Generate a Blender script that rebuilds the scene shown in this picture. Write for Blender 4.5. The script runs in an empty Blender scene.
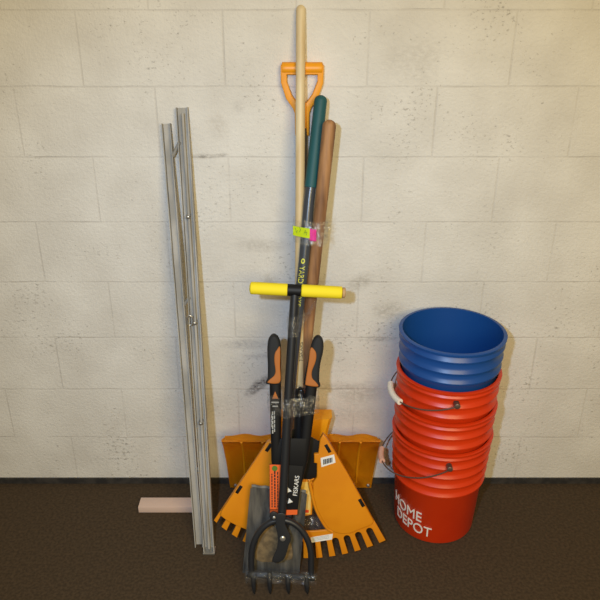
import bpy, bmesh, math, random
from mathutils import Vector, Matrix, noise
random.seed(7)
S = bpy.context.scene
COL = S.collection
pi = math.pi

# ------------------------------------------------------------------ materials
def lin(c):
    r = []
    for v in c:
        v /= 255.0
        r.append(v/12.92 if v <= .04045 else ((v+.055)/1.055)**2.4)
    return (*r, 1)

def newmat(name):
    m = bpy.data.materials.new(name); m.use_nodes = True
    nt = m.node_tree
    b = nt.nodes['Principled BSDF']
    return m, nt, b

def N(nt, t, **kw):
    n = nt.nodes.new(t)
    for k, v in kw.items():
        if k in n.inputs.keys(): n.inputs[k].default_value = v
        else: setattr(n, k, v)
    return n

def coords(nt, scale=(1, 1, 1)):
    tc = N(nt, 'ShaderNodeTexCoord'); mp = N(nt, 'ShaderNodeMapping')
    mp.inputs['Scale'].default_value = scale
    nt.links.new(tc.outputs['Object'], mp.inputs['Vector'])
    return mp.outputs['Vector']

def mat(name, c, rough=.5, metal=0., c2=None, nscale=40, stretch=(1, 1, 1), lo=.4, hi=.6, bump=0., detail=4, spec=.5):
    m, nt, b = newmat(name)
    b.inputs['Roughness'].default_value = rough
    b.inputs['Metallic'].default_value = metal
    b.inputs['Specular IOR Level'].default_value = spec
    b.inputs['Base Color'].default_value = lin(c)
    if c2 or bump:
        v = coords(nt, stretch)
        nz = N(nt, 'ShaderNodeTexNoise', Scale=nscale, Detail=detail)
        nt.links.new(v, nz.inputs['Vector'])
        if c2:
            r = N(nt, 'ShaderNodeValToRGB')
            r.color_ramp.elements[0].position = lo; r.color_ramp.elements[0].color = lin(c)
            r.color_ramp.elements[1].position = hi; r.color_ramp.elements[1].color = lin(c2)
            nt.links.new(nz.outputs['Fac'], r.inputs['Fac'])
            nt.links.new(r.outputs['Color'], b.inputs['Base Color'])
        if bump:
            bp = N(nt, 'ShaderNodeBump', Strength=bump, Distance=.002)
            nt.links.new(nz.outputs['Fac'], bp.inputs['Height'])
            nt.links.new(bp.outputs['Normal'], b.inputs['Normal'])
    return m

def wall_material():
    m, nt, b = newmat('painted_block')
    L = nt.links
    b.inputs['Roughness'].default_value = .62
    tc = N(nt, 'ShaderNodeTexCoord')
    sep = N(nt, 'ShaderNodeSeparateXYZ'); L.new(tc.outputs['Object'], sep.inputs[0])
    # wobble the joints a little
    wob = N(nt, 'ShaderNodeTexNoise', Scale=9, Detail=3); L.new(tc.outputs['Object'], wob.inputs['Vector'])
    wm = N(nt, 'ShaderNodeMath', operation='MULTIPLY_ADD'); wm.inputs[1].default_value = .008; wm.inputs[2].default_value = -.004
    L.new(wob.outputs['Fac'], wm.inputs[0])
    za = N(nt, 'ShaderNodeMath', operation='ADD'); L.new(sep.outputs['Z'], za.inputs[0]); L.new(wm.outputs[0], za.inputs[1])
    xa = N(nt, 'ShaderNodeMath', operation='ADD'); L.new(sep.outputs['X'], xa.inputs[0]); xa.inputs[1].default_value = 8.2
    cmb = N(nt, 'ShaderNodeCombineXYZ'); L.new(xa.outputs[0], cmb.inputs[0]); L.new(za.outputs[0], cmb.inputs[1])
    br = N(nt, 'ShaderNodeTexBrick')
    br.offset = .5; br.offset_frequency = 2; br.squash = 1
    br.inputs['Scale'].default_value = 1; br.inputs['Mortar Size'].default_value = .0035
    br.inputs['Mortar Smooth'].default_value = .6
    br.inputs['Brick Width'].default_value = .4; br.inputs['Row Height'].default_value = .2
    br.inputs['Color1'].default_value = (1, 1, 1, 1); br.inputs['Color2'].default_value = (1, 1, 1, 1)
    L.new(cmb.outputs[0], br.inputs['Vector'])
    # joints fade in and out under thick paint
    jn = N(nt, 'ShaderNodeTexNoise', Scale=5, Detail=3); L.new(tc.outputs['Object'], jn.inputs['Vector'])
    jr = N(nt, 'ShaderNodeMapRange'); jr.inputs[1].default_value = .35; jr.inputs[2].default_value = .68; jr.inputs[3].default_value = .04; jr.inputs[4].default_value = .42
    L.new(jn.outputs['Fac'], jr.inputs[0])
    jf = N(nt, 'ShaderNodeMath', operation='MULTIPLY'); L.new(br.outputs['Fac'], jf.inputs[0]); L.new(jr.outputs[0], jf.inputs[1])
    # paint tone
    n1 = N(nt, 'ShaderNodeTexNoise', Scale=6, Detail=6); L.new(tc.outputs['Object'], n1.inputs['Vector'])
    r1 = N(nt, 'ShaderNodeValToRGB'); r1.color_ramp.elements[0].position = .3; r1.color_ramp.elements[1].position = .7
    r1.color_ramp.elements[0].color = lin((212, 207, 198)); r1.color_ramp.elements[1].color = lin((228, 224, 216))
    L.new(n1.outputs['Fac'], r1.inputs['Fac'])
    mj = N(nt, 'ShaderNodeMix', data_type='RGBA'); L.new(jf.outputs[0], mj.inputs[0]); L.new(r1.outputs['Color'], mj.inputs[6])
    mj.inputs[7].default_value = lin((178, 170, 160))
    col = mj.outputs[2]
    # chips: sparse dark specks
    mp = N(nt, 'ShaderNodeMapping'); mp.inputs['Scale'].default_value = (1, 1, 1.5); L.new(tc.outputs['Object'], mp.inputs['Vector'])
    n2 = N(nt, 'ShaderNodeTexNoise', Scale=72, Detail=6, Roughness=.66); L.new(mp.outputs[0], n2.inputs['Vector'])
    n3 = N(nt, 'ShaderNodeTexNoise', Scale=4.2, Detail=3); L.new(tc.outputs['Object'], n3.inputs['Vector'])
    ad = N(nt, 'ShaderNodeMath', operation='MULTIPLY_ADD'); ad.inputs[1].default_value = .45; L.new(n3.outputs['Fac'], ad.inputs[0]); L.new(n2.outputs['Fac'], ad.inputs[2])
    r2 = N(nt, 'ShaderNodeMapRange'); r2.inputs[1].default_value = .835; r2.inputs[2].default_value = .94; L.new(ad.outputs[0], r2.inputs[0])
    r2.inputs[3].default_value = 0; r2.inputs[4].default_value = .6
    mx = N(nt, 'ShaderNodeMix', data_type='RGBA'); L.new(r2.outputs[0], mx.inputs[0]); L.new(col, mx.inputs[6]); mx.inputs[7].default_value = lin((126, 118, 108))
    col = mx.outputs[2]
    # scuffs and dirty patches where they sit on the wall: x, z, half width, half height, strength, tilt, tone
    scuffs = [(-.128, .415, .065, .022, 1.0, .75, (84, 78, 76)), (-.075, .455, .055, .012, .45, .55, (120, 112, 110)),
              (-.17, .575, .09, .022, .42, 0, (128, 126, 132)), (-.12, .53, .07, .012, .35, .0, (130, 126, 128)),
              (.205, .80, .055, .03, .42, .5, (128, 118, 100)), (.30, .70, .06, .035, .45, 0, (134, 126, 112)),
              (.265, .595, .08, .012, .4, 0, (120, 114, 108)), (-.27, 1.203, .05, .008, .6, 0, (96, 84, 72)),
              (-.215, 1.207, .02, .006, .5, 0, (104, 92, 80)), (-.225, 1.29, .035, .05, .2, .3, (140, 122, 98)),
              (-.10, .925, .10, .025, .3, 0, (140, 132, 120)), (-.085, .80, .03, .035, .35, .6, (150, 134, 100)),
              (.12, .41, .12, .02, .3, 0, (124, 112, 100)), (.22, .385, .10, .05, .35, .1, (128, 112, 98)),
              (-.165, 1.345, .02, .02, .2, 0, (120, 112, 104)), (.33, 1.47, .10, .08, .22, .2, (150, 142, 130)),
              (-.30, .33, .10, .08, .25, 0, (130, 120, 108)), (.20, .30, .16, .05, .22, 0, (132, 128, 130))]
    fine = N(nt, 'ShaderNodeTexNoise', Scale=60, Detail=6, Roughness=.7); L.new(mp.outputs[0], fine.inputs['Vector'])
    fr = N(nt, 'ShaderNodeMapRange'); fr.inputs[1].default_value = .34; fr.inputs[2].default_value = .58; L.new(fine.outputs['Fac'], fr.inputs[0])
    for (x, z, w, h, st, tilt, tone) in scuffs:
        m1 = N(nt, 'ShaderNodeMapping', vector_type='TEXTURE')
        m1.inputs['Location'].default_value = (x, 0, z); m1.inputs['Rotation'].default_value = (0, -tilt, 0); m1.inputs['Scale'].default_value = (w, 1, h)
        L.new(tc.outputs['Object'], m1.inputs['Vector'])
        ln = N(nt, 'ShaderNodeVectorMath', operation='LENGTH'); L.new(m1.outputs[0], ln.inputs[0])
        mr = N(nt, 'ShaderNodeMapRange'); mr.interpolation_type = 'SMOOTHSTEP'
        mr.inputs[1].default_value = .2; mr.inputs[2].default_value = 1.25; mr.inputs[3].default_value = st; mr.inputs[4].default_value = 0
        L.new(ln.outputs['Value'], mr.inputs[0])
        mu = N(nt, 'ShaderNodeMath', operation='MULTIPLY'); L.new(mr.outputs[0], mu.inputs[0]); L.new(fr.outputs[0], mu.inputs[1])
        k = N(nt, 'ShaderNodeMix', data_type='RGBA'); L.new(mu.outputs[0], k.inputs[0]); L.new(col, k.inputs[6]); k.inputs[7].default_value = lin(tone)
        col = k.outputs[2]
    L.new(col, b.inputs['Base Color'])
    # bump: joints sunk, rough roller paint
    n4 = N(nt, 'ShaderNodeTexNoise', Scale=95, Detail=6, Roughness=.68); L.new(tc.outputs['Object'], n4.inputs['Vector'])
    hb = N(nt, 'ShaderNodeMath', operation='MULTIPLY_ADD'); hb.inputs[1].default_value = -.9; L.new(jf.outputs[0], hb.inputs[0])
    h2 = N(nt, 'ShaderNodeMath', operation='MULTIPLY'); h2.inputs[1].default_value = 1.0; L.new(n4.outputs['Fac'], h2.inputs[0]); L.new(h2.outputs[0], hb.inputs[2])
    bp = N(nt, 'ShaderNodeBump', Strength=.75, Distance=.004); L.new(hb.outputs[0], bp.inputs['Height']); L.new(bp.outputs['Normal'], b.inputs['Normal'])
    return m

def clear_plastic(name, t=.72):
    m, nt, b = newmat(name)
    nt.nodes.remove(b)
    out = nt.nodes['Material Output']
    tr = N(nt, 'ShaderNodeBsdfTransparent'); gl = N(nt, 'ShaderNodeBsdfGlossy', Roughness=.12)
    df = N(nt, 'ShaderNodeBsdfDiffuse'); df.inputs['Color'].default_value = lin((225, 225, 222))
    tr.inputs['Color'].default_value = (.95, .95, .95, 1)
    v = coords(nt); nz = N(nt, 'ShaderNodeTexNoise', Scale=90, Detail=4); nt.links.new(v, nz.inputs['Vector'])
    bp = N(nt, 'ShaderNodeBump', Strength=1., Distance=.006); nt.links.new(nz.outputs['Fac'], bp.inputs['Height'])
    nt.links.new(bp.outputs['Normal'], gl.inputs['Normal'])
    a = N(nt, 'ShaderNodeMixShader', Fac=.22); nt.links.new(gl.outputs[0], a.inputs[1]); nt.links.new(df.outputs[0], a.inputs[2])
    fz = N(nt, 'ShaderNodeMapRange'); fz.inputs[1].default_value = .4; fz.inputs[2].default_value = .7; fz.inputs[3].default_value = (1-t)*.45; fz.inputs[4].default_value = (1-t)*1.9
    nt.links.new(nz.outputs['Fac'], fz.inputs[0])
    mx = N(nt, 'ShaderNodeMixShader'); nt.links.new(fz.outputs[0], mx.inputs[0]); nt.links.new(tr.outputs[0], mx.inputs[1]); nt.links.new(a.outputs[0], mx.inputs[2])
    nt.links.new(mx.outputs[0], out.inputs['Surface'])
    return m

M = dict(
    wall=wall_material(),
    floor=mat('rough_dark_floor', (64, 52, 38), .9, c2=(80, 65, 48), nscale=110, lo=.38, hi=.66, bump=.3, detail=8, spec=.2),
    base=mat('black_base', (38, 36, 35), .7, c2=(58, 54, 50), nscale=30),
    pale_wood=mat('pale_wood', (206, 180, 134), .5, c2=(222, 201, 158), nscale=26, stretch=(1, 1, .06), bump=.1),
    brown_wood=mat('worn_brown_wood', (108, 72, 44), .65, c2=(176, 128, 82), nscale=42, stretch=(1, 1, .10), lo=.35, hi=.68, bump=.25),
    orange=mat('orange_plastic', (226, 142, 18), .42, c2=(219, 134, 14), nscale=9, bump=.04),
    grip_yellow=mat('grip_frame_orange', (240, 158, 22), .42),
    core=mat('tan_core', (186, 150, 104), .7),
    blade_orange=mat('shovel_orange', (240, 160, 16), .42, c2=(230, 149, 12), nscale=12, stretch=(1, 1, .3)),
    grip_orange=mat('grip_orange', (176, 102, 34), .6),
    black=mat('black_plastic', (15, 15, 17), .55, spec=.35),
    rubber=mat('black_rubber', (27, 28, 30), .75, bump=.2, nscale=300),
    steel_black=mat('black_painted_steel', (33, 35, 39), .4),
    shaft_grey=mat('dark_grey_shaft', (84, 76, 68), .6),
    fibre=mat('charcoal_fibreglass', (62, 66, 72), .26),
    green=mat('green_rubber', (20, 80, 84), .6, bump=.15, nscale=200),
    yellow=mat('yellow_foam', (246, 222, 30), .75, bump=.2, nscale=260),
    steel=mat('bolt_steel', (190, 188, 182), .3, .8),
    worn_steel=mat('worn_grey_steel', (84, 84, 82), .6, .1, c2=(146, 142, 132), nscale=34, stretch=(1.6, 1, .10), lo=.34, hi=.7, bump=.15),
    dirt=mat('dried_mud', (128, 108, 76), .9, c2=(100, 84, 60), nscale=60, bump=.5),
    alu=mat('dull_aluminium', (150, 146, 138), .68, .08, c2=(178, 173, 164), nscale=22, stretch=(1, 1, .12)),
    white=mat('white_paper', (236, 234, 228), .6),
    whitegrip=mat('white_plastic', (236, 228, 214), .45),
    pinkgrip=mat('pinkish_plastic', (222, 172, 150), .5),
    bucket=mat('bucket_orange', (214, 56, 10), .36, c2=(206, 50, 9), nscale=6),
    blue=mat('bucket_blue', (22, 72, 140), .38),
    wire=mat('bail_wire', (120, 100, 88), .4, .6),
    fluoro=mat('fluorescent_yellow', (238, 255, 36), .6),
    pink=mat('fluorescent_pink', (255, 84, 190), .6),
    ink=mat('ink', (34, 32, 32), .6),
    lime=mat('lime_print', (206, 204, 62), .5),
    card_orange=mat('card_orange', (238, 104, 40), .5),
    leaf=mat('green_print', (86, 122, 40), .5),
    red=mat('red_print', (226, 66, 22), .5),
    cream=mat('cream_label', (236, 206, 130), .55, c2=(240, 190, 70), nscale=14),
    greyprint=mat('grey_print', (170, 170, 166), .5),
    pink_wood=mat('pale_offcut', (214, 186, 170), .7),
    clear=clear_plastic('clear_wrap', .86),
    clear2=clear_plastic('thin_clear_wrap', .95),
)

# ------------------------------------------------------------------ mesh helpers
ORIGIN = {}
def root(name, label, cat, loc, group=None):
    o = bpy.data.objects.new(name, None); COL.objects.link(o)
    o.empty_display_size = .05
    o.location = loc; o['label'] = label; o['category'] = cat
    if group: o['group'] = group
    ORIGIN[o] = Vector(loc)
    return o

def obj(name, bm, m, parent=None, smooth=True, origin=None):
    """Link a bmesh built in world metres as one mesh object (stored relative to its thing's base)."""
    org = ORIGIN[parent] if parent else Vector(origin or (0, 0, 0))
    bmesh.ops.recalc_face_normals(bm, faces=bm.faces)
    me = bpy.data.meshes.new(name)
    for v in bm.verts: v.co -= org
    bm.to_mesh(me); bm.free()
    if smooth:
        for p in me.polygons: p.use_smooth = True
        try: me.set_sharp_from_angle(angle=.6)
        except Exception: pass
    me.materials.append(m)
    o = bpy.data.objects.new(name, me); COL.objects.link(o)
    if parent:
        o.parent = parent; ORIGIN[o] = org
    else:
        o.location = org; ORIGIN[o] = org
    return o

def top(o, label, cat, group=None):
    o['label'] = label; o['category'] = cat
    if group: o['group'] = group
    return o

def struct(name, bm, m):
    o = obj(name, bm, m, smooth=False); o['kind'] = 'structure'; return o

def tube(bm, pts, r, seg=20, cap=True, flat=None):
    """Sweep a circle along points; r a number or one per point."""
    pts = [Vector(p) for p in pts]
    n = len(pts); rs = r if isinstance(r, (list, tuple)) else [r]*n
    rings = []; prev = None
    for i, p in enumerate(pts):
        t = (pts[min(i+1, n-1)] - pts[max(i-1, 0)]).normalized()
        if prev is None:
            a = Vector((1, 0, 0)) if abs(t.x) < .9 else Vector((0, 0, 1))
            u = (a - t*a.dot(t)).normalized()
        else:
            u = (prev - t*prev.dot(t)).normalized()
        prev = u; w = t.cross(u)
        rings.append([bm.verts.new(p + (u*math.cos(2*pi*k/seg) + w*math.sin(2*pi*k/seg)*(flat or 1))*rs[i]) for k in range(seg)])
    for a, b in zip(rings, rings[1:]):
        for k in range(seg):
            bm.faces.new((a[k], a[(k+1) % seg], b[(k+1) % seg], b[k]))
    if cap:
        bm.faces.new(rings[0][::-1]); bm.faces.new(rings[-1])
    return bm

def lerp(a, b, t): return Vector(a).lerp(Vector(b), t)

def rod(a, b, r, round_a=0, round_b=0, seg=20, steps=8, prof=None):
    """Straight rod from a to b with optional rounded ends and a radius profile prof(t)."""
    a = Vector(a); b = Vector(b); L = (b-a).length; d = (b-a)/L
    P = []; R = []
    f = prof or (lambda t: 1)
    if round_a:
        for i in range(6):
            q = i/6*pi/2; P.append(a + d*r*round_a*(1-math.cos(q))); R.append(max(r*math.sin(q)*f(0), r*.05))
    for i in range(steps+1):
        lo = r*round_a/L; hi = 1-r*round_b/L
        t = lo+(hi-lo)*i/steps
        P.append(a+d*L*t); R.append(r*f(t))
    if round_b:
        for i in range(1, 7):
            q = pi/2+i/6*pi/2; P.append(b - d*r*round_b*(1+math.cos(q))); R.append(max(r*math.sin(q)*f(1), r*.05))
    bm = bmesh.new(); tube(bm, P, R, seg); return bm

def box(bm, c, s, M4=None):
    g = bmesh.ops.create_cube(bm, size=1)
    for v in g['verts']:
        v.co = Vector((v.co.x*s[0], v.co.y*s[1], v.co.z*s[2])) + Vector(c)
        if M4 is not None: v.co = M4 @ v.co
    return g['verts']

def bevel(bm, w, seg=2):
    bmesh.ops.bevel(bm, geom=list(bm.edges), offset=w, segments=seg, affect='EDGES', profile=.6)
    return bm

def merge(me, bm=None, fn=None):
    bm = bm or bmesh.new()
    if fn:
        for v in me.vertices: v.co = fn(v.co)
    bm.from_mesh(me)
    return bm

def outline(loops, fn, t=.003, bev=0., res=2, bm=None, off=None):
    """Flat plate from 2D outline + holes, thickness t each side, bevelled; fn maps (x, y, h) to world."""
    cu = bpy.data.curves.new('tmp', 'CURVE'); cu.dimensions = '2D'; cu.fill_mode = 'BOTH'
    cu.extrude = t; cu.bevel_depth = bev; cu.bevel_resolution = res; cu.offset = -bev if off is None else off
    for lp in loops:
        sp = cu.splines.new('POLY'); sp.points.add(len(lp)-1); sp.use_cyclic_u = True
        for p, q in zip(sp.points, lp): p.co = (q[0], q[1], 0, 1)
    o = bpy.data.objects.new('tmp', cu); COL.objects.link(o)
    bpy.context.view_layer.update()
    me = bpy.data.meshes.new_from_object(o.evaluated_get(bpy.context.evaluated_depsgraph_get()))
    bpy.data.objects.remove(o); bpy.data.curves.remove(cu)
    bm = merge(me, bm, fn)
    bpy.data.meshes.remove(me)
    bmesh.ops.remove_doubles(bm, verts=bm.verts, dist=1e-5)
    return bm

def lettering(txt, size, fn, ext=.0003, align='CENTER', spacing=1., bm=None, sub=False):
    cu = bpy.data.curves.new('tmp', 'FONT'); cu.body = txt; cu.size = size; cu.extrude = ext
    cu.align_x = align; cu.align_y = 'CENTER'; cu.space_character = spacing; cu.resolution_u = 4
    o = bpy.data.objects.new('tmp', cu); COL.objects.link(o)
    bpy.context.view_layer.update()
    me = bpy.data.meshes.new_from_object(o.evaluated_get(bpy.context.evaluated_depsgraph_get()))
    bpy.data.objects.remove(o); bpy.data.curves.remove(cu)
    bm2 = merge(me, None, None); bpy.data.meshes.remove(me)
    if sub:
        bmesh.ops.triangulate(bm2, faces=bm2.faces)
        bmesh.ops.subdivide_edges(bm2, edges=[e for e in bm2.edges if e.calc_length() > .012], cuts=2)
    for v in bm2.verts: v.co = fn(v.co)
    return bm2

def plane_map(a, b):
    """Frame of a tool leaning on the wall: distance from wall a at the floor, b less per metre of height.
    Maps (x, s up the slope, h towards the viewer) to world."""
    k = math.sqrt(1+b*b)
    T = Vector((0, b, 1))/k; Nn = Vector((0, -1, b))/k; O = Vector((0, -a, 0))
    return lambda c: O + Vector((c[0], 0, 0)) + T*c[1] + Nn*c[2]

def smooth_path(pts, n=6):
    """Catmull-Rom through points."""
    P = [Vector(p) for p in pts]; out = []
    for i in range(len(P)-1):
        p0 = P[max(i-1, 0)]; p1 = P[i]; p2 = P[i+1]; p3 = P[min(i+2, len(P)-1)]
        for j in range(n):
            t = j/n
            out.append(.5*((2*p1)+(p2-p0)*t+(2*p0-5*p1+4*p2-p3)*t*t+(3*p1-p0-3*p2+p3)*t**3))
    out.append(P[-1]); return out

def smooth_loop(pts, n=5):
    P = [Vector((p[0], p[1], 0)) for p in pts]; out = []; m = len(P)
    for i in range(m):
        p0, p1, p2, p3 = P[i-1], P[i], P[(i+1) % m], P[(i+2) % m]
        for j in range(n):
            t = j/n
            q = .5*((2*p1)+(p2-p0)*t+(2*p0-5*p1+4*p2-p3)*t*t+(3*p1-p0-3*p2+p3)*t**3)
            out.append((q.x, q.y))
    return out

# ------------------------------------------------------------------ setting
bm = bmesh.new(); box(bm, (0, .1, 1.25), (4.4, .2, 2.9)); struct('wall_back', bm, M['wall'])
bm = bmesh.new(); box(bm, (0, -1.2, -.05), (4.4, 2.8, .1)); struct('floor', bm, M['floor'])
bm = bmesh.new(); box(bm, (0, -.004, .011), (4.4, .008, .022)); struct('baseboard_back', bm, M['base'])

# ------------------------------------------------------------------ snow shovel
sx = .017
t = root('snow_shovel', 'orange snow shovel with a D-shaped top grip, wide blade standing against the wall', 'shovel', (sx, -.06, 0))
def gp(px, py): return ((px-302.5)*.00277+sx, 1.469-(py-62)*.00274)
outer = [gp(*p) for p in [(282, 66), (282, 72), (282.2, 82), (287, 97), (294, 107), (296, 112), (296.3, 134), (308.7, 134), (309, 112), (311, 106), (318, 96), (322.8, 82), (323, 72), (323, 66)]]
inner = [gp(*p) for p in [(286.3, 73), (286.3, 81), (291.5, 95), (297, 102), (302.5, 104.5), (308, 102), (313.6, 94), (318.8, 81), (318.8, 73)]]
def up(d): return lambda c: Vector((c[0], -d-c[2], c[1]))
obj('grip_frame', outline([outer, inner], up(.019), .0095, .0025, off=.0), M['grip_yellow'], t)
obj('grip_bar', rod((gp(281.5, 0)[0], -.0185, 1.452), (gp(323.5, 0)[0], -.0185, 1.452), .0165, .25, .25), M['grip_yellow'], t)
obj('shaft', rod((sx+.002, -.024, 1.29), (sx, -.098, .32), .0135), M['shaft_grey'], t)
# blade: a curved scoop, sheet swept across its width
prof = [(.030, 0), (.036, .03), (.044, .08), (.055, .14), (.072, .19), (.095, .235), (.120, .268), (.128, .274), (.126, .280), (.119, .284), (.112, .287), (.106, .288)]
bm = bmesh.new(); cols = []
nx = 48; hw = .266
for i in range(nx+1):
    u = -1+2*i/nx; x = sx+u*hw
    c = []
    for j, (d, z) in enumerate(prof):
        w = .004*math.sin(u*17+1)*(j/11)**3 if j > 7 else 0
        e = max(0, abs(u)-.86)/.14
        xx = x - (math.copysign(.010, u)*e*(1 if j > 9 else 0))
        xx -= math.copysign(.010, u)*(abs(u)**3)*max(0, 1-z/.2)
        zz = z + w - (.006*e*e if j > 8 else 0)
        c.append(bm.verts.new((xx*(1), -d - .006*(1-u*u)*0, zz)))
    cols.append(c)
for a, b in zip(cols, cols[1:]):
    for j in range(len(prof)-1): bm.faces.new((a[j], b[j], b[j+1], a[j+1]))
bmesh.ops.solidify(bm, geom=bm.faces, thickness=.004)
blade = obj('blade', bm, M['blade_orange'], t)
for s in (-.236, .244):
    r_ = obj('rivet', rod((sx+s, -.030, .016), (sx+s, -.041, .016), .006, 0, .4, 12), M['steel'], blade); r_['label'] = 'steel rivet at a lower corner'
# shallow ribs stamped up the scoop
for x in (-.2, -.13, .13, .2):
    bm = bmesh.new()
    tube(bm, [(sx+x, -d-.001, z) for d, z in prof[1:7]], .004, 8); obj('rib', bm, M['blade_orange'], blade)
# centre socket flaring up from the blade
bm = bmesh.new(); rows = []
for (z, hwid, f) in [(.262, .084, .124), (.29, .088, .124), (.325, .094, .122), (.350, .100, .119), (.358, .103, .117)]:
    ring = []
    for (x, d) in [(-hwid, .060), (-hwid, f-.012), (-hwid+.010, f), (-.03, f+.006), (.03, f+.006), (hwid-.010, f), (hwid, f-.012), (hwid, .060)]:
        ring.append(bm.verts.new((sx+x, -d, z)))
    rows.append(ring)
for a, b in zip(rows, rows[1:]):
    for k in range(8): bm.faces.new((a[k], a[(k+1) % 8], b[(k+1) % 8], b[k]))
bm.faces.new(rows[0]); bm.faces.new(rows[-1])
obj('socket', bm, M['blade_orange'], t)

# ------------------------------------------------------------------ brown wooden handle
t = root('wooden_handle', 'worn brown wooden tool handle with rounded top, right of the green grip', 'handle', (-.033, -.268, 0))
a = Vector((-.033, -.268, .006)); b = Vector((.0915, -.1305, 1.332))
obj('shaft', rod(lerp(a, b, .10), b, .0178, 0, 1., 24, 14, lambda q: .95+.10*q**3), M['brown_wood'], t)
f_ = obj('ferrule', rod(a, lerp(a, b, .13), .0172, .3, 0, 20), M['worn_steel'], t); f_['label'] = 'grey steel ferrule'

# ------------------------------------------------------------------ leaf rake: pale pole and orange fan head
A, B = .37, .22
F = plane_map(A, B)
t = root('leaf_rake', 'wide orange plastic leaf rake on a long pale wooden pole', 'rake', (.012, -.37, 0))
obj('pole', rod(F((.009, .545, .001)), F((.013, 1.652, 0)), .0130, 0, 1.2, 20, 12), M['pale_wood'], t)
CX, CS = .012, .564
def rad(th):
    pts = [(-32.2, .506), (-19, .533), (-6, .556), (4, .5615), (28.6, .566)]
    if th <= pts[0][0]: return pts[0][1]
    for (t0, r0), (t1, r1) in zip(pts, pts[1:]):
        if th <= t1:
            return r0+(r1-r0)*(th-t0)/(t1-t0)
    return pts[-1][1]
def pol(th, r): q = math.radians(th); return (CX+r*math.sin(q), CS-r*math.cos(q))
slots = [-29.8, -25.4, -21, -16.8, -12.6, -8.4, -4.1, .1, 4.3, 8.5, 12.7, 16.9, 21.1, 25.3]
lp = []
th = -32.2
def arc(t0, t1, fr, n):
    return [pol(t0+(t1-t0)*i/n, fr(t0+(t1-t0)*i/n)) for i in range(n+1)]
edge = -32.2
for s_ in slots:
    w = math.degrees(.0105/.55)
    lp += arc(edge, s_-w, rad, 3)
    Rr = rad(s_)-.052
    q = math.radians(s_)
    c0 = pol(s_, Rr)
    for i in range(9):
        al = pi - pi*i/8
        dx = .0105*math.cos(al); dy = .0105*math.sin(al)
        lp.append((c0[0]+dx*math.cos(q)-dy*math.sin(q)*1.0, c0[1]+dx*math.sin(q)+dy*math.cos(q)))
    edge = s_+w
lp += arc(edge, 28.6, rad, 3)
lp += arc(28.6, -32.2, lambda q: rad(q)-(.095 if q > -8 else min(.18, .095+(-8-q)*.012)), 40)
fan = obj('tine_band', outline([lp], F, .0025, .0015), M['orange'], t)
# right lobe and mirrored left lobe: raised panels
lobeR = [(.082, .432), (.092, .420), (.160, .300), (.2435, .140), (.236, .128), (.200, .112), (.170, .098), (.145, .096), (.122, .101), (.099, .116), (.080, .146),
         (.064, .182), (.053, .225), (.052, .272), (.064, .290), (.064, .335), (.055, .337), (.055, .366), (.068, .368), (.073, .415)]
slit = lambda cx, cy, ang, l=.0145, w=.0052: [(cx+x*math.cos(ang)-y*math.sin(ang), cy+x*math.sin(ang)+y*math.cos(ang)) for x, y in [(-l, -w), (l, -w), (l, w), (-l, w)]]
aR = math.atan2(-.362, .196)
holesR = [slit(.097, .385, aR), slit(.203, .204, aR)]
obj('lobe', outline([lobeR], lambda c: F((c[0], c[1], c[2]+.007)), .006, .004, 3), M['orange'], t)
lobeL = [(-.078, .410), (-.088, .404), (-.150, .306), (-.232, .175), (-.236, .160), (-.216, .142), (-.180, .122), (-.140, .104), (-.106, .098), (-.080, .104), (-.058, .122), (-.042, .150),
         (-.031, .185), (-.025, .225), (-.028, .272), (-.040, .290), (-.040, .335), (-.031, .337), (-.031, .366), (-.044, .368), (-.05, .40)]
aL = math.atan2(.266, .166)
obj('lobe', outline([lobeL], lambda c: F((c[0], c[1], c[2]+.007)), .006, .004, 3), M['orange'], t)
for hl in holesR+[slit(-.083, .388, aL), slit(-.176, .249, aL)]:
    c_ = obj('clip', outline([hl], lambda c: F((c[0], c[1], c[2]+.0165)), .0012, .0006), M['black'], t); c_['label'] = 'small black clip'
# raised rim that follows the lobe edge
for sg in (1,):
    pts = [(.049, .272), (.051, .225), (.062, .182), (.078, .146), (.098, .114), (.122, .098), (.146, .092)]
    bm = bmesh.new(); tube(bm, [F((CX+sg*(x-CX), s_ if sg > 0 else s_+.003, .010)) for x, s_ in smooth_loop(pts, 4)[:-8]], .0055, 10)
    obj('lobe_rim', bm, M['orange'], t)
sp = obj('spine', outline([[(-.034, .09), (.015, .09), (.022, .150), (.050, .156), (.056, .285), (-.036, .285)]], F, .002, .001), M['orange'], t)
lb = obj('paper_label', outline([[(-.02, .158), (.045, .159), (.048, .268), (-.02, .268)]], lambda c: F((c[0], c[1], c[2]+.0034)), .0003), M['cream'], t); lb['label'] = 'cream and yellow paper label'
obj('label_mark', outline([[(.018, .163), (.04, .163), (.04, .173), (.018, .173)]], lambda c: F((c[0], c[1], c[2]+.0041)), .0003), M['red'], lb)
h_ = obj('hub', outline([[(-.074, .30), (-.05, .278), (.046, .277), (.060, .284), (.0655, .300), (.0655, .345), (.072, .355), (.0745, .400), (.036, .422), (.02, .445), (-.005, .445), (-.03, .422), (-.062, .40)]],
     lambda c: F((c[0], c[1], c[2]+.0025)), .002, .0015), M['black'], t); h_['label'] = 'black plastic hub'
obj('hub_socket', rod(F((.0085, .30, .006)), F((.0092, .578, .0008)), .0145, .2, .3), M['black'], t)
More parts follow.
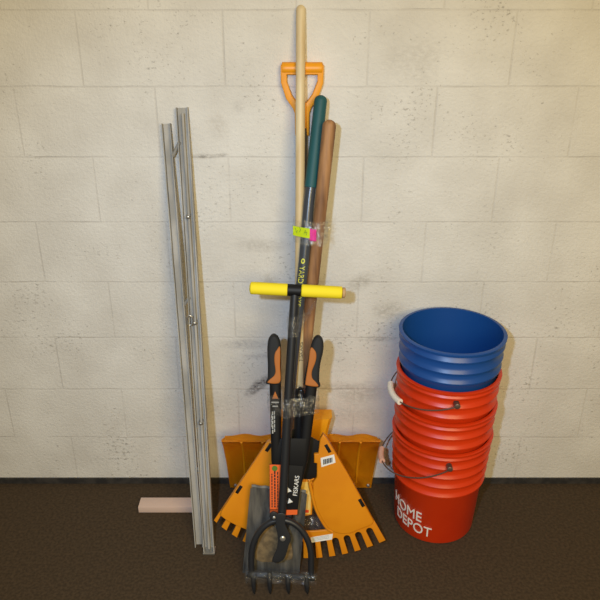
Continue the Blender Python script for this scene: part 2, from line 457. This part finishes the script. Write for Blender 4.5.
# small printed stickers
bc = obj('barcode_sticker', outline([[(.078, .324), (.121, .339), (.116, .366), (.075, .354)]], lambda c: F((c[0], c[1], c[2]+.0175)), .0003), M['white'], t); bc['label'] = 'white barcode sticker'
bm = bmesh.new(); x = .083
ww = [.0022, .001, .003, .0012, .0012, .003, .0022, .001, .003, .001, .0014]
for w in ww:
    f = (x-.077)/.047
    s0 = .324+.015*f+.006; s1 = .354+.012*f-.006
    outline([[(x, s0), (x+w, s0+.0005), (x+w, s1), (x, s1)]], lambda c: F((c[0], c[1], c[2]+.0182)), .0002, 0, 0, bm); x += w+.0008
obj('barcode', bm, M['ink'], bc)
ws = obj('text_sticker', outline([[(.050, .060), (.114, .071), (.116, .091), (.046, .078)]], lambda c: F((c[0], c[1], c[2]+.0046)), .0003), M['white'], t); ws['label'] = 'white printed sticker'
bm = bmesh.new()
for i in range(3):
    y0 = .066+.0045*i
    outline([[(.052, y0), (.104, y0+.010), (.104, y0+.0112), (.052, y0+.0012)]], lambda c: F((c[0], c[1], c[2]+.0052)), .0002, 0, 0, bm)
obj('print_lines', bm, M['greyprint'], ws)
bm = lettering('FISKARS', .0165, lambda c: F((.0155-c[1], 0.690+c[0], .0007+.0134*math.cos((.006-c[1])/.013)+c[2])), .0005, 'CENTER')
obj('pole_print', bm, M['ink'], t)

# ------------------------------------------------------------------ green gripped square shovel
t = root('square_shovel', 'green gripped charcoal fibreglass shovel with a worn grey square blade', 'shovel', (-.06, -.43, 0))
def gd(z): return .455-.280*z
gx = [(.02, -.058), (.286, -.036), (.52, -.022), (.70, -.0055), (.863, .0125), (.946, .0225), (1.096, .0355), (1.15, .042), (1.387, .0695)]
G = [(x, -gd(z), z) for z, x in gx]
bm = bmesh.new(); tube(bm, smooth_path(G[1:8], 5), .0155, 20); sh = obj('shaft', bm, M['fibre'], t)
gt = Vector(G[8]); gb = Vector(G[7])
g_ = obj('grip', rod(gb + (gb-gt)*.02, gt, .0178, .12, .9, 24, 10), M['green'], t); g_['label'] = 'green rubber grip'
# lettering down the shaft, wrapped on its front
def on_shaft(s_off, r=.0158):
    def fn(c):
        z = .934 - c[0]; i = 0
        for i in range(len(gx)-1):
            if gx[i][0] <= z <= gx[i+1][0]: break
        x = gx[i][1]+(gx[i+1][1]-gx[i][1])*(z-gx[i][0])/(gx[i+1][0]-gx[i][0])
        ph = (c[1]+s_off)/r
        q_ = math.cos(ph)*(r+c[2])*.963
        return Vector((x + math.sin(ph)*(r+c[2]), -gd(z)-q_, z + q_*.279))
    return fn
obj('shaft_print', lettering('YARDWORKS', .0225, (lambda g: lambda c: g(Vector((c[0]*.80, c[1], c[2]))))(on_shaft(-.004)), .0006, 'LEFT', 1.0), M['lime'], sh)
bm = outline([smooth_loop([(0.0072*math.cos(q*pi/4)-.014, .0056*math.sin(q*pi/4)) for q in range(8)], 3), smooth_loop([(0.0036*math.cos(q*pi/4)-.0143, .0026*math.sin(q*pi/4)) for q in range(8)], 3)], on_shaft(-.003), .0005)
obj('round_logo', bm, M['lime'], sh)
# blade: dished square plate
Bl = plane_map(.436, .27)
bm = bmesh.new(); cols = []
nx, ny = 20, 22
for i in range(nx+1):
    u = i/nx; c = []
    for j in range(ny+1):
        v = j/ny
        x0 = -.166+.028*v; x1 = .010+.024*v
        s0 = .004-.006*u; s1 = .289-.016*u + .004*math.sin(u*23)
        if u < .08 or u > .92: s1 -= .006
        h = .012*math.sin(pi*u)*math.sin(pi*min(v*1.2, 1)) + .002*math.sin(u*19)
        c.append(bm.verts.new(Bl((x0+(x1-x0)*u, s0+(s1-s0)*v+.003, h))))
    cols.append(c)
for a, b in zip(cols, cols[1:]):
    for j in range(ny): bm.faces.new((a[j], b[j], b[j+1], a[j+1]))
bmesh.ops.solidify(bm, geom=bm.faces, thickness=.003)
bd = obj('blade', bm, M['worn_steel'], t); bd['label'] = 'worn grey steel blade'
# folded step along the shoulders
bm = bmesh.new()
tube(bm, [Bl((-.134+.164*i/16, .292-.017*i/16+.0015*math.sin(i*1.9), -.002)) for i in range(17)], .0045, 8)
obj('tread', bm, M['worn_steel'], bd)
so = [G[1], lerp(G[1], G[2], .5)]
bm = bmesh.new(); tube(bm, [Bl((-.062, .12, .0)), Bl((-.056, .2, .004)), Vector(G[1])+Vector((0, .0, .0)), lerp(G[1], G[2], .45)], [.006, .011, .0150, .0150], 18)
obj('socket', bm, M['worn_steel'], t)
# dried mud on the lower middle of the blade
def mud(pts, h=.0035):
    return outline([smooth_loop(pts, 4)], lambda c: Bl((c[0], c[1], h+c[2]+.0012*noise.noise(Vector((c[0]*120, c[1]*120, 0)))+.012*math.sin(pi*min(max((c[0]+.16)/.18, 0), 1))*math.sin(pi*min(max(c[1]/.29*1.2, 0), 1)))), .0016, .001)
md = obj('dried_mud', mud([(-.124, .060), (-.118, .11), (-.108, .15), (-.085, .172), (-.062, .165), (-.05, .12), (-.048, .062), (-.085, .05)]), M['dirt'], bd); md['label'] = 'tan dried mud on the blade'
m2 = obj('dried_mud', mud([(-.034, .062), (-.03, .09), (-.022, .118), (-.012, .10), (-.012, .062)], .005), M['dirt'], bd)

# ------------------------------------------------------------------ loppers in their card
A3, B3 = .468, .255
P = plane_map(A3, B3)
t = root('hedge_shears', 'black handled shears with orange inlaid grips, still in their store card', 'shears', (-.02, -.42, .10))
def grip(pts_outer, inlay, name):
    g = obj('grip', outline([smooth_loop(pts_outer, 5)], P, .006, .0105, 5), M['rubber'], t)
    i = obj('grip_inlay', outline([smooth_loop(inlay, 5)], lambda c: P((c[0], c[1], c[2]+.0135)), .0015, .003, 3), M['grip_orange'], g); i['label'] = 'orange inlay'
    return g
def q(px, py):   # shears outline points laid out on a 3.4 mm grid of the card plane
    return px*.001, py*.001
gl = [(-66, 781), (-53, 776), (-45, 758), (-43, 720), (-43, 672), (-43, 641), (-48, 634), (-80, 634), (-87, 640), (-82, 652), (-81, 690), (-82, 740), (-78, 768)]
il = [(-45, 746), (-45, 690), (-46, 643), (-80, 641), (-76, 651), (-64, 662), (-59, 676), (-62, 704), (-61, 726), (-54, 740)]
grip([q(*p) for p in gl], [q(*p) for p in il], 'l')
grr = [(66, 777), (54, 773), (45, 755), (38, 720), (28, 672), (23, 641), (28, 630), (62, 624), (70, 631), (67, 646), (69, 690), (78, 735), (77, 764)]
ir = [(41, 743), (35, 700), (27, 645), (30, 634), (63, 630), (58, 643), (47, 656), (46, 676), (56, 704), (58, 726), (52, 740)]
grip([q(*p) for p in grr], [q(*p) for p in ir], 'r')
def arm(pts, w=.0150):
    bm = bmesh.new(); tube(bm, [P((x*.001, s_*.001, h*.001)) for x, s_, h in pts], [.0165]*2+[w]*(len(pts)-4)+[w*.8, w*.5], 18, True, .55)
    return obj('arm', bm, M['black'], t)
al = arm([(-60, 642, 0), (-59, 560, 0), (-59, 470, 0), (-58, 400, 0), (-50, 300, 0), (-34, 215, 0)])
ar = arm([(45, 632, 0), (38, 560, 0), (29, 470, 0), (20, 400, 0), (0, 300, 0), (-18, 215, 0)])
obj('pivot', rod(P((-.027, .222, -.010)), P((-.027, .222, .010)), .014, .1, .2), M['steel_black'], t)
bl = obj('blade', outline([smooth_loop([(-.045, .25), (-.014, .25), (-.026, .17), (-.036, .145), (-.044, .17)], 4)], P, .003, .001), M['steel_black'], t)
# printed arm label
lb = obj('logo_print', outline([[(-.069, .592), (-.060, .614), (-.051, .592)]], lambda c: P((c[0], c[1], .0100+c[2])), .0004), M['grip_orange'], al); lb['label'] = 'orange triangular logo'
bm = bmesh.new()
for (x0, x1, s0, s1) in [(-.071, -.05, .579, .584), (-.068, -.052, .567, .572), (-.07, -.066, .486, .556), (-.064, -.061, .491, .557), (-.072, -.0705, .506, .546)]:
    n = max(1, int((s1-s0)/.012))
    for i in range(n):
        h = (s1-s0)/n
        outline([[(x0, s0+h*i), (x1, s0+h*i), (x1, s0+h*(i+.8)), (x0, s0+h*(i+.8))]], lambda c: P((c[0], c[1], .0100+c[2])), .0003, 0, 0, bm)
obj('arm_print', bm, M['greyprint'], al)
# store card: black sleeve with an orange strip
card = obj('store_card', outline([[(-.078, .392), (.021, .386), (.004, .232), (-.078, .229)]], lambda c: P((c[0], c[1], c[2]+.0105)), .0008, .0005), M['black'], t); card['label'] = 'black and orange store card'
K = lambda h: (lambda c: P((c[0], c[1], c[2]+h)))
obj('card_back', outline([[(-.066, .392), (-.046, .470), (.030, .470), (.022, .386)]], lambda c: P((c[0], c[1], c[2]+.0085)), .0006, .0003), M['black'], card)
o_ = obj('orange_strip', outline([[(-.0775, .391), (-.0445, .390), (-.0445, .249), (-.0775, .249)]], K(.0124), .0004), M['card_orange'], card)
obj('orange_footer', outline([[(-.0775, .246), (.0045, .248), (.0035, .2325), (-.0775, .2295)]], K(.0124), .0004), M['card_orange'], card)
obj('green_seal', outline([[(-.0625+.0085*math.cos(i*pi/8), .379+.0085*math.sin(i*pi/8)) for i in range(16)]], K(.0131), .0003), M['leaf'], card)
bm = bmesh.new()
for xx, w in ((-.071, .0032), (-.0625, .0045), (-.054, .0032)):
    s_ = .256
    while s_ < .362:
        l = random.uniform(.004, .010)
        outline([[(xx-w/2, s_), (xx+w/2, s_), (xx+w/2, s_+l), (xx-w/2, s_+l)]], K(.0131), .0003, 0, 0, bm); s_ += l+random.uniform(.0012, .003)
obj('strip_print', bm, M['ink'], card)
ang = math.atan2(.154, .017)
obj('card_print', lettering('FISKARS', .0185, lambda c: P((.001+c[0]*math.cos(ang)-c[1]*math.sin(ang), 0.324+c[0]*math.sin(ang)+c[1]*math.cos(ang), c[2]+.0124)), .0004, 'CENTER', .98), M['white'], card)
bm = bmesh.new()
for (cx_, cy_) in ((-.020, .308), (-.0165, .274)):
    outline([[(cx_-.008, cy_-.006), (cx_+.007, cy_-.001), (cx_-.004, cy_+.011)]], K(.0124), .0004, 0, 0, bm)
obj('star_print', bm, M['white'], card)

# ------------------------------------------------------------------ T-handled tiller
A4, B4 = .510, .296
W0 = plane_map(A4, B4)
W = lambda c: W0((c[0], c[1]+.006*min(1, c[1]/.06), c[2]))
t = root('hand_tiller', 'black four-tined hand tiller with a yellow foam T-handle, in front of the others', 'tiller', (-.045, -.49, 0))
bm = bmesh.new(); tube(bm, smooth_path([W((-.0445, .225, 0)), W((-.038, .30, 0)), W((-.0225, .596, 0)), W((-.0035, .905, 0))], 5), [.0125]*16, 20)
obj('shaft', bm, M['steel_black'], t)
dz = -.0135
T = lambda x: W((x, .914+dz*(x+.006)/.26, 0))
obj('handle_hub', rod(T(-.026), T(.016), .0172, .15, .15), M['black'], t)
for a_, b_ in ((-.131, -.022), (.012, .131)):
    obj('foam_grip', rod(T(a_), T(b_), .0178, .35, .2, 22), M['yellow'], t)
e_ = obj('end_cap', rod(T(.1305), T(.140), .0150, 0, .2, 20), M['core'], t); e_['label'] = 'tan end of the handle core'
# dog-leg strap between shaft and bar
W1 = lambda c: W((c[0], c[1], c[2]+.0135))
st = [(-.056, .256), (-.032, .256), (-.031, .224), (-.0155, .185), (-.0215, .158), (-.038, .112), (-.071, .108), (-.056, .150), (-.0535, .186), (-.060, .222)]
obj('strap', outline([smooth_loop(st, 3)], W1, .003, .0015), M['steel_black'], t)
obj('bolt', rod(W((-.039, .181, .013)), W((-.039, .181, .022)), .0085, 0, .4, 16), M['steel'], t)
obj('lug', outline([[(-.065+.013*math.cos(i*pi/8), .249+.014*math.sin(i*pi/8)) for i in range(16)]], W1, .003, .001), M['steel_black'], t)
obj('bolt', rod(W((-.064, .246, .013)), W((-.064, .246, .021)), .0048, 0, .4, 12), M['steel'], t)
# arch
pts = []
for i in range(25):
    q_ = pi*i/24
    pts.append(W((-.044-.089*math.cos(q_), .112+.120*math.sin(q_), .004)))
pts = [W((-.133, .055, .004)), W((-.133, .085, .004))]+pts+[W((.045, .085, .004)), W((.045, .05, .004))]
bm = bmesh.new(); tube(bm, pts, .0092, 16); obj('arch', bm, M['steel_black'], t)
# tine bar and tines
bm = bmesh.new()
bb = [W((-.147, .062, -.008)), W((.056, .050, -.008))]
tube(bm, [W((-.147, .060, .0)), W((.056, .048, .0))], .0115, 12, True, .6); br_ = obj('tine_bar', bm, M['steel_black'], t)
for i, x in enumerate((-.127, -.079, -.024, .032)):
    s0 = .062-.012*(x+.14)/.2
    bm = bmesh.new(); tube(bm, [W((x, s0+.008, .004)), W((x, s0-.012, .010)), W((x+.001, s0-.034, .010)), W((x+.002, .010, .006)), W((x+.003, .0015, .003))], [.0075, .0075, .0068, .0045, .0012], 10)
    obj('tine', bm, M['steel_black'], t)
# clear shipping film left around the bar
bm = bmesh.new(); rings = []
for i in range(28):
    x = -.152+.214*i/27; ring = []
    for k in range(14):
        al_ = 2*pi*k/14
        r1 = .017+.006*noise.noise(Vector((x*60, math.cos(al_)*2, math.sin(al_)*2)))
        ring.append(bm.verts.new(W((x, .058-.012*(x+.15)/.2+r1*1.15*math.sin(al_), .004+r1*math.cos(al_)))))
    rings.append(ring)
for a_, b_ in zip(rings, rings[1:]):
    for k in range(14): bm.faces.new((a_[k], a_[(k+1) % 14], b_[(k+1) % 14], b_[k]))
f_ = obj('clear_film', bm, M['clear2'], t); f_['label'] = 'clear plastic film around the tine bar'

# ------------------------------------------------------------------ clear wrap holding the bundle, tags
def hull(pts):
    pts = sorted(set(pts))
    def half(ps):
        h = []
        for p in ps:
            while len(h) > 1 and (h[-1][0]-h[-2][0])*(p[1]-h[-2][1])-(h[-1][1]-h[-2][1])*(p[0]-h[-2][0]) <= 0: h.pop()
            h.append(p)
        return h
    a_ = half(pts); b_ = half(pts[::-1]); return a_[:-1]+b_[:-1]
def wrap(label, z0, z1, rods, tail=None, amp=.004, m='clear'):
    """Film pulled round rods [(x, y, r)] between two heights, crinkled."""
    cl = []
    for (x, y, r) in rods:
        for k in range(24): cl.append((round(x+(r+.0035)*math.cos(k*pi/12), 5), round(y+(r+.0035)*math.sin(k*pi/12), 5)))
    h = hull(cl)
    P_ = []; n = len(h)
    L_ = [math.dist(h[i], h[(i+1) % n]) for i in range(n)]; tot = sum(L_); want = 90
    for k in range(want):
        d = tot*k/want; i = 0
        while d > L_[i]: d -= L_[i]; i += 1
        f = d/L_[i]; P_.append((h[i][0]+(h[(i+1) % n][0]-h[i][0])*f, h[i][1]+(h[(i+1) % n][1]-h[i][1])*f))
    cx_ = sum(p[0] for p in P_)/want; cy_ = sum(p[1] for p in P_)/want
    bm = bmesh.new(); rows = []
    for j in range(9):
        v = j/8; ring = []
        for k, (x, y) in enumerate(P_):
            n_ = Vector((x-cx_, y-cy_, 0)); n_.normalize()
            o = amp*max(0, noise.noise(Vector((x*90, y*90, v*5)))*.8+.45)
            z = z0+(z1-z0)*v + .006*noise.noise(Vector((x*50, y*50, 3+j*.1)))
            yy = y + .27*(z-(z0+z1)/2)
            ring.append(bm.verts.new((x+n_.x*o, yy+n_.y*o, z)))
        rows.append(ring)
    for a_, b_ in zip(rows, rows[1:]):
        for k in range(want): bm.faces.new((a_[k], a_[(k+1) % want], b_[(k+1) % want], b_[k]))
    if tail:
        for (p0, p1, w) in tail:
            p0 = Vector(p0); p1 = Vector(p1); nn = 8; rr = []
            for i in range(nn+1):
                c = p0.lerp(p1, i/nn); tw = noise.noise(c*70)*1.6
                u_ = Vector((.2*math.sin(tw), -math.sin(tw), math.cos(tw)))*w*(1+.4*noise.noise(c*110))
                rr.append((bm.verts.new(c-u_), bm.verts.new(c+u_*.1+Vector((0, -.006*noise.noise(c*90), 0))), bm.verts.new(c+u_)))
            for a_, b_ in zip(rr, rr[1:]):
                bm.faces.new((a_[0], b_[0], b_[1], a_[1])); bm.faces.new((a_[1], b_[1], b_[2], a_[2]))
    o = obj('plastic_wrap', bm, M[m], origin=(cx_, cy_, z0)); top(o, label, 'plastic wrap', 'clear wraps round the tools')
    return o
def bx(z): q_ = (z-.006)/1.322; return (-.033+.124*q_, -.268+.1375*q_)
def px_(z): return (.009, -(A-B*z)-.0)
def gxz(z):
    for i in range(len(gx)-1):
        if gx[i][0] <= z <= gx[i+1][0]: return gx[i][1]+(gx[i+1][1]-gx[i][1])*(z-gx[i][0])/(gx[i+1][0]-gx[i][0])
def tl(z):
    s_ = z*math.sqrt(1+B4*B4)
    return (-.0225+(s_-.596)*.0615, -(A4-B4*z))
z = 1.03
wrap('clear plastic wrap behind the neon price tags', z-.035, z+.028, [(*px_(z), .013), (gxz(z), -gd(z), .0155), (*bx(z), .0225)],
     [((.075, -.14, z+.01), (.098, -.15, z+.034), .012), ((.07, -.145, z-.02), (.092, -.15, z-.028), .010), ((.07, -.15, z), (.10, -.155, z+.008), .009)])
z = .79
wrap('crinkled clear plastic wrap just below the yellow T-handle', z-.028, z+.026, [(*tl(z), .0125), (gxz(z), -gd(z), .0155)],
     [((.012, -.26, z+.004), (.06, -.21, z+.036), .010), ((.012, -.27, z-.004), (.045, -.22, z+.015), .012)])
z = .56
wrap('wide clear plastic wrap between the two shears handles', z-.025, z+.028, [(*tl(z), .0125), (-.0655, -.325, .0125), (-.0535, -.325, .0125), (.034, -.324, .0155), (.0475, -.324, .0150), (gxz(z), -gd(z), .0155)],
     [((-.01, -.335, z), (.05, -.338, z+.012), .012), ((-.005, -.336, z+.012), (.045, -.338, z-.015), .010)], .004)
# price tags stuck on the top wrap
def tag(x0, x1, s0, s1, d0, d1, tilt, bend):
    bm = bmesh.new(); c = []
    for i in range(9):
        u = i/8; x = x0+(x1-x0)*u
        dy = -(d0+(d1-d0)*u)-bend*math.sin(pi*u)
        c.append([bm.verts.new((x, dy+.27*(zz-1.03), zz)) for zz in (s0+tilt*u, s1+tilt*u)])
    for a_, b_ in zip(c, c[1:]): bm.faces.new((a_[0], b_[0], b_[1], a_[1]))
    bmesh.ops.solidify(bm, geom=bm.faces, thickness=.0006)
    return bm
tg = root('price_tag', 'fluorescent yellow price tag with pen marks, taped across the poles', 'price tag', (.018, -.175, 1.02))
pt = obj('tag_paper', tag(-.0085, .0385, 1.018, 1.044, .168, .192, -.001, .002), M['fluoro'], tg)
bm = bmesh.new()
for (pp) in ([(-.002, 1.042), (.002, 1.030), (.006, 1.038)], [(.009, 1.033), (.013, 1.040), (.010, 1.046)], [(.022, 1.028), (.026, 1.042), (.030, 1.028)], [(.024, 1.034), (.031, 1.036)]):
    tube(bm, [(x, -(.168+.024*(x+.0085)/.047+.0030)+.27*(zz-1.03), zz-.003) for x, zz in pp], .0007, 6)
pm = obj('pen_marks', bm, M['leaf'], tg); pm['label'] = 'handwritten dark pen marks'
o = obj('price_tag', tag(.0385, .057, 1.012, 1.043, .1915, .189, -.003, .004), M['pink'], origin=(.047, -.186, 1.012))
top(o, 'fluorescent pink price tag beside the yellow one', 'price tag')
# black cable tie loop on the rake pole with its clear beads
t = root('cable_tie', 'small black cable tie loop round the pale pole between the shears grips', 'cable tie', (.006, -.25, .56))
bm = bmesh.new(); tube(bm, smooth_path([(.004, -.303, .552), (.005, -.303, .580), (.012, -.302, .596), (.021, -.303, .582), (.025, -.303, .556)], 6), .0028, 10)
obj('strap', bm, M['black'], t)
# crumpled clear bag behind the rake opening
bm = bmesh.new()
bmesh.ops.create_icosphere(bm, subdivisions=4, radius=1)
for v in bm.verts:
    n_ = noise.noise(v.co*2.3)*.35+noise.noise(v.co*6)*.18
    v.co = Vector((v.co.x*.058, v.co.y*.03, v.co.z*.055))*(1+n_)
    v.co += Vector((.085, -.265, .055))
zmin = min(v.co.z for v in bm.verts)
for v in bm.verts: v.co.z -= zmin
o = obj('plastic_bag', bm, M['clear'], origin=(.085, -.265, 0)); top(o, 'crumpled clear plastic bag on the floor behind the rake head', 'plastic bag')

# ------------------------------------------------------------------ bucket stack
BX, BY = .470, -.178
def bucket(name_label, z0, m, zr, ribs, grp, H):
    t = root('bucket', name_label, 'bucket', (BX, BY, z0), grp)
    def rb(z): return .1315+.0185*(z-z0)/H
    pr = [(0, z0), (.118, z0), (.1285, z0+.003), (rb(z0), z0+.010)]
    zz = z0+.03; first = min(ribs)
    pr.append((rb(first-.012), first-.012))
    for rz in sorted(ribs):
        pr += [(rb(rz)+.0005, rz-.0105), (rb(rz)+.0075, rz-.0095), (rb(rz)+.0085, rz-.004), (rb(rz)+.0035, rz+.004), (rb(rz)+.001, rz+.010)]
    pr += [(rb(zr)+.002, zr-.010), (rb(zr)+.0085, zr-.009), (rb(zr)+.0095, zr-.002), (rb(zr)+.006, zr), (rb(zr)-.0015, zr), (rb(zr)-.002, zr-.02), (.129, z0+.012), (0, z0+.006)]
    bm = bmesh.new(); seg = 96; rows = []
    for (r, z) in pr:
        if r == 0: rows.append([bm.verts.new((BX, BY, z))])
        else: rows.append([bm.verts.new((BX+r*math.cos(2*pi*k/seg), BY+r*math.sin(2*pi*k/seg), z)) for k in range(seg)])
    for a_, b_ in zip(rows, rows[1:]):
        for k in range(seg):
            k2 = (k+1) % seg
            if len(a_) == 1: bm.faces.new((a_[0], b_[k2], b_[k]))
            elif len(b_) == 1: bm.faces.new((a_[k], a_[k2], b_[0]))
            else: bm.faces.new((a_[k], a_[k2], b_[k2], b_[k]))
    obj('body', bm, m, t)
    return t, rb
def bail(t, ze, drop, r0, grip_m, g0, g1, bulge=0.):
    def pt(ph):
        u = math.sin(math.radians(ph-92)*180/176) if 92 < ph < 268 else 0
        q_ = math.radians(ph); r = r0+bulge*max(u, 0)**2
        return Vector((BX+r*math.cos(q_), BY+r*math.sin(q_), ze-drop*max(u, 0)**.8))
    bm = bmesh.new(); tube(bm, [pt(92+176*i/48) for i in range(49)], .0022, 8); w = obj('bail', bm, M['wire'], t)
    for ph in (92, 268):
        q_ = math.radians(ph)
        a_ = Vector((BX+.148*math.cos(q_), BY+.148*math.sin(q_), ze)); b_ = Vector((BX+(r0+.004)*math.cos(q_), BY+(r0+.004)*math.sin(q_), ze))
        obj('bail_ear', rod(a_, b_, .009, 0, .3, 12), t.children[0].data.materials[0], t)
    bm = bmesh.new(); tube(bm, [pt(g0+(g1-g0)*i/10) for i in range(11)], .0098, 14); g = obj('bail_grip', bm, grip_m, w)
    return w
H = .37
t, rb = bucket('orange bucket at the bottom of the stack, with white lettering', 0, M['bucket'], .375, [.215, .252, .289, .326, .360], 'buckets in the nested stack', H)
bail(t, .335, .085, .168, M['pinkgrip'], 166, 186, .022)
def on_bucket(ph0, zc):
    def fn(c):
        z = zc+c[1]-c[0]*.10
        q_ = math.radians(ph0)+c[0]/.136
        r = rb(z)+.0004+c[2]
        return Vector((BX+r*math.cos(q_), BY+r*math.sin(q_), z))
    return fn
obj('lettering', lettering('HOME', .056, (lambda g: lambda c: g(Vector((c[0]*.82, c[1], c[2]))))(on_bucket(187, .112)), .0006, 'LEFT', 1, None, True), M['white'], t)
obj('lettering', lettering('DEPOT', .056, (lambda g: lambda c: g(Vector((c[0]*.82, c[1], c[2]))))(on_bucket(195, .060)), .0006, 'LEFT', 1, None, True), M['white'], t)
t, _ = bucket('ribbed orange bucket in the middle of the stack', .11, M['bucket'], .485, [.400, .437, .470], 'buckets in the nested stack', H)
t, _ = bucket('uppermost orange bucket, with a white bail grip, right under the blue one', .22, M['bucket'], .595, [.510, .547, .581], 'buckets in the nested stack', H)
bail(t, .560, .050, .169, M['whitegrip'], 168, 206, .004)
t, _ = bucket('blue bucket nested on top of the orange ones', .345, M['blue'], .722, [.628, .662, .700], 'buckets in the nested stack', H)

# ------------------------------------------------------------------ aluminium frame leaning at the left
t = root('folding_frame', 'dull aluminium folded frame of two channel rails leaning on the wall', 'metal frame', (-.30, -.33, 0))
def channel(a_, b_, w, d, th=.0025):
    """U channel, open towards the viewer's right-front."""
    a_ = Vector(a_); b_ = Vector(b_); T_ = (b_-a_).normalized()
    X_ = (Vector((1, 0, 0))-T_*T_.x).normalized(); Y_ = T_.cross(X_)
    sec = [(-w/2, -d/2), (w/2, -d/2), (w/2, d/2), (w/2-th, d/2), (w/2-th, -d/2+th), (-w/2+th, -d/2+th), (-w/2+th, d/2), (-w/2, d/2)]
    bm = bmesh.new(); R_ = []
    for p in (a_, b_): R_.append([bm.verts.new(p+X_*x-Y_*y) for x, y in sec])
    for k in range(8): bm.faces.new((R_[0][k], R_[0][(k+1) % 8], R_[1][(k+1) % 8], R_[1][k]))
    bm.faces.new(R_[0]); bm.faces.new(R_[1])
    return bm
ra, rt = Vector((-.2805, -.335, .004)), Vector((-.3235, -.012, 1.345))
la, lt_ = Vector((-.314, -.318, .004)), Vector((-.372, -.012, 1.30))
r1 = obj('rail', channel(ra, rt, .034, .022), M['alu'], t, False)
r2 = obj('rail', channel(la, lt_, .026, .022), M['alu'], t, False)
# raised bead down the face of the near rail
bm = bmesh.new(); tube(bm, [lerp(ra, rt, .01)+Vector((.002, .012-.024, 0)), lerp(ra, rt, .99)+Vector((.002, .012-.024, 0))], .004, 8); obj('bead', bm, M['alu'], r1)
bm = bmesh.new(); box(bm, (0, 0, 0), (.038, .034, .006)); bevel(bm, .002)
for v in bm.verts: v.co += Vector((-.2795, -.338, .0035))
obj('foot', bm, M['steel'], t)
for f in (.32, .55, .78):
    c = lerp(ra, rt, f)
    obj('rivet', rod(c+Vector((0, .004, 0)), c+Vector((0, -.019, -.004)), .0065, 0, .5, 12), M['steel'], r1)
for f in (.2, .6, .93):
    a_ = lerp(ra, rt, f); b_ = lerp(la, lt_, f*1.0)
    bm = bmesh.new(); tube(bm, [a_+Vector((-.014, .004, 0)), b_+Vector((.010, .004, 0))], .005, 10); obj('spacer', bm, M['alu'], t)
c = lerp(ra, rt, .545)
bm = bmesh.new(); tube(bm, [c+Vector((-.012+.009*math.cos(k*pi/8), -.016, .016+.016*math.sin(k*pi/8))) for k in range(17)], .0022, 8); obj('ring', bm, M['steel'], t)
# pale offcut lying behind the rails
bm = bmesh.new(); box(bm, (-.445, -.135, .012), (.20, .05, .024)); bevel(bm, .002)
o = obj('wood_offcut', bm, M['pink_wood'], origin=(-.445, -.135, 0)); top(o, 'pale wood offcut lying on the floor behind the metal frame', 'wood')

# ------------------------------------------------------------------ light: on-camera flash, warm ceiling lamps, dim room
def light(kind, name, loc, energy, color, size=None, target=None, size_y=None):
    l = bpy.data.lights.new(name, kind); l.energy = energy; l.color = color
    if kind == 'AREA':
        l.size = size
        if size_y: l.shape = 'RECTANGLE'; l.size_y = size_y
    elif size is not None: l.shadow_soft_size = size
    o = bpy.data.objects.new(name, l); COL.objects.link(o); o.location = loc
    if target is not None:
        o.rotation_euler = (Vector(target)-Vector(loc)).to_track_quat('-Z', 'Y').to_euler()
    return o
f_ = light('SPOT', 'camera_flash', (-.22, -2.05, 1.80), 110, (.50, .70, 1), .03, (0, 0, .45))
f_.data.spot_size = math.radians(85); f_.data.spot_blend = 1
light('AREA', 'ceiling_lamp', (.75, -3.3, 2.35), 75, (1, .79, .40), 1.5, (.1, 0, .3))
w = bpy.data.worlds.new('room'); S.world = w; w.use_nodes = True
w.node_tree.nodes['Background'].inputs[0].default_value = (1, .80, .45, 1); w.node_tree.nodes['Background'].inputs[1].default_value = .22

# ------------------------------------------------------------------ camera
cd = bpy.data.cameras.new('camera'); cam = bpy.data.objects.new('camera', cd); COL.objects.link(cam)
cd.sensor_width = 36; cd.lens = 36*687.7/600; cd.clip_start = .05
cam.location = (0, -2.016, 1.665); cam.rotation_euler = (pi/2-.4313, 0, 0)
cd.shift_x = 4/600
S.camera = cam
S.view_settings.view_transform = 'Standard'; S.view_settings.look = 'None'
S.view_settings.gamma = 1; S.view_settings.use_curve_mapping = False
S.view_settings.exposure = 0
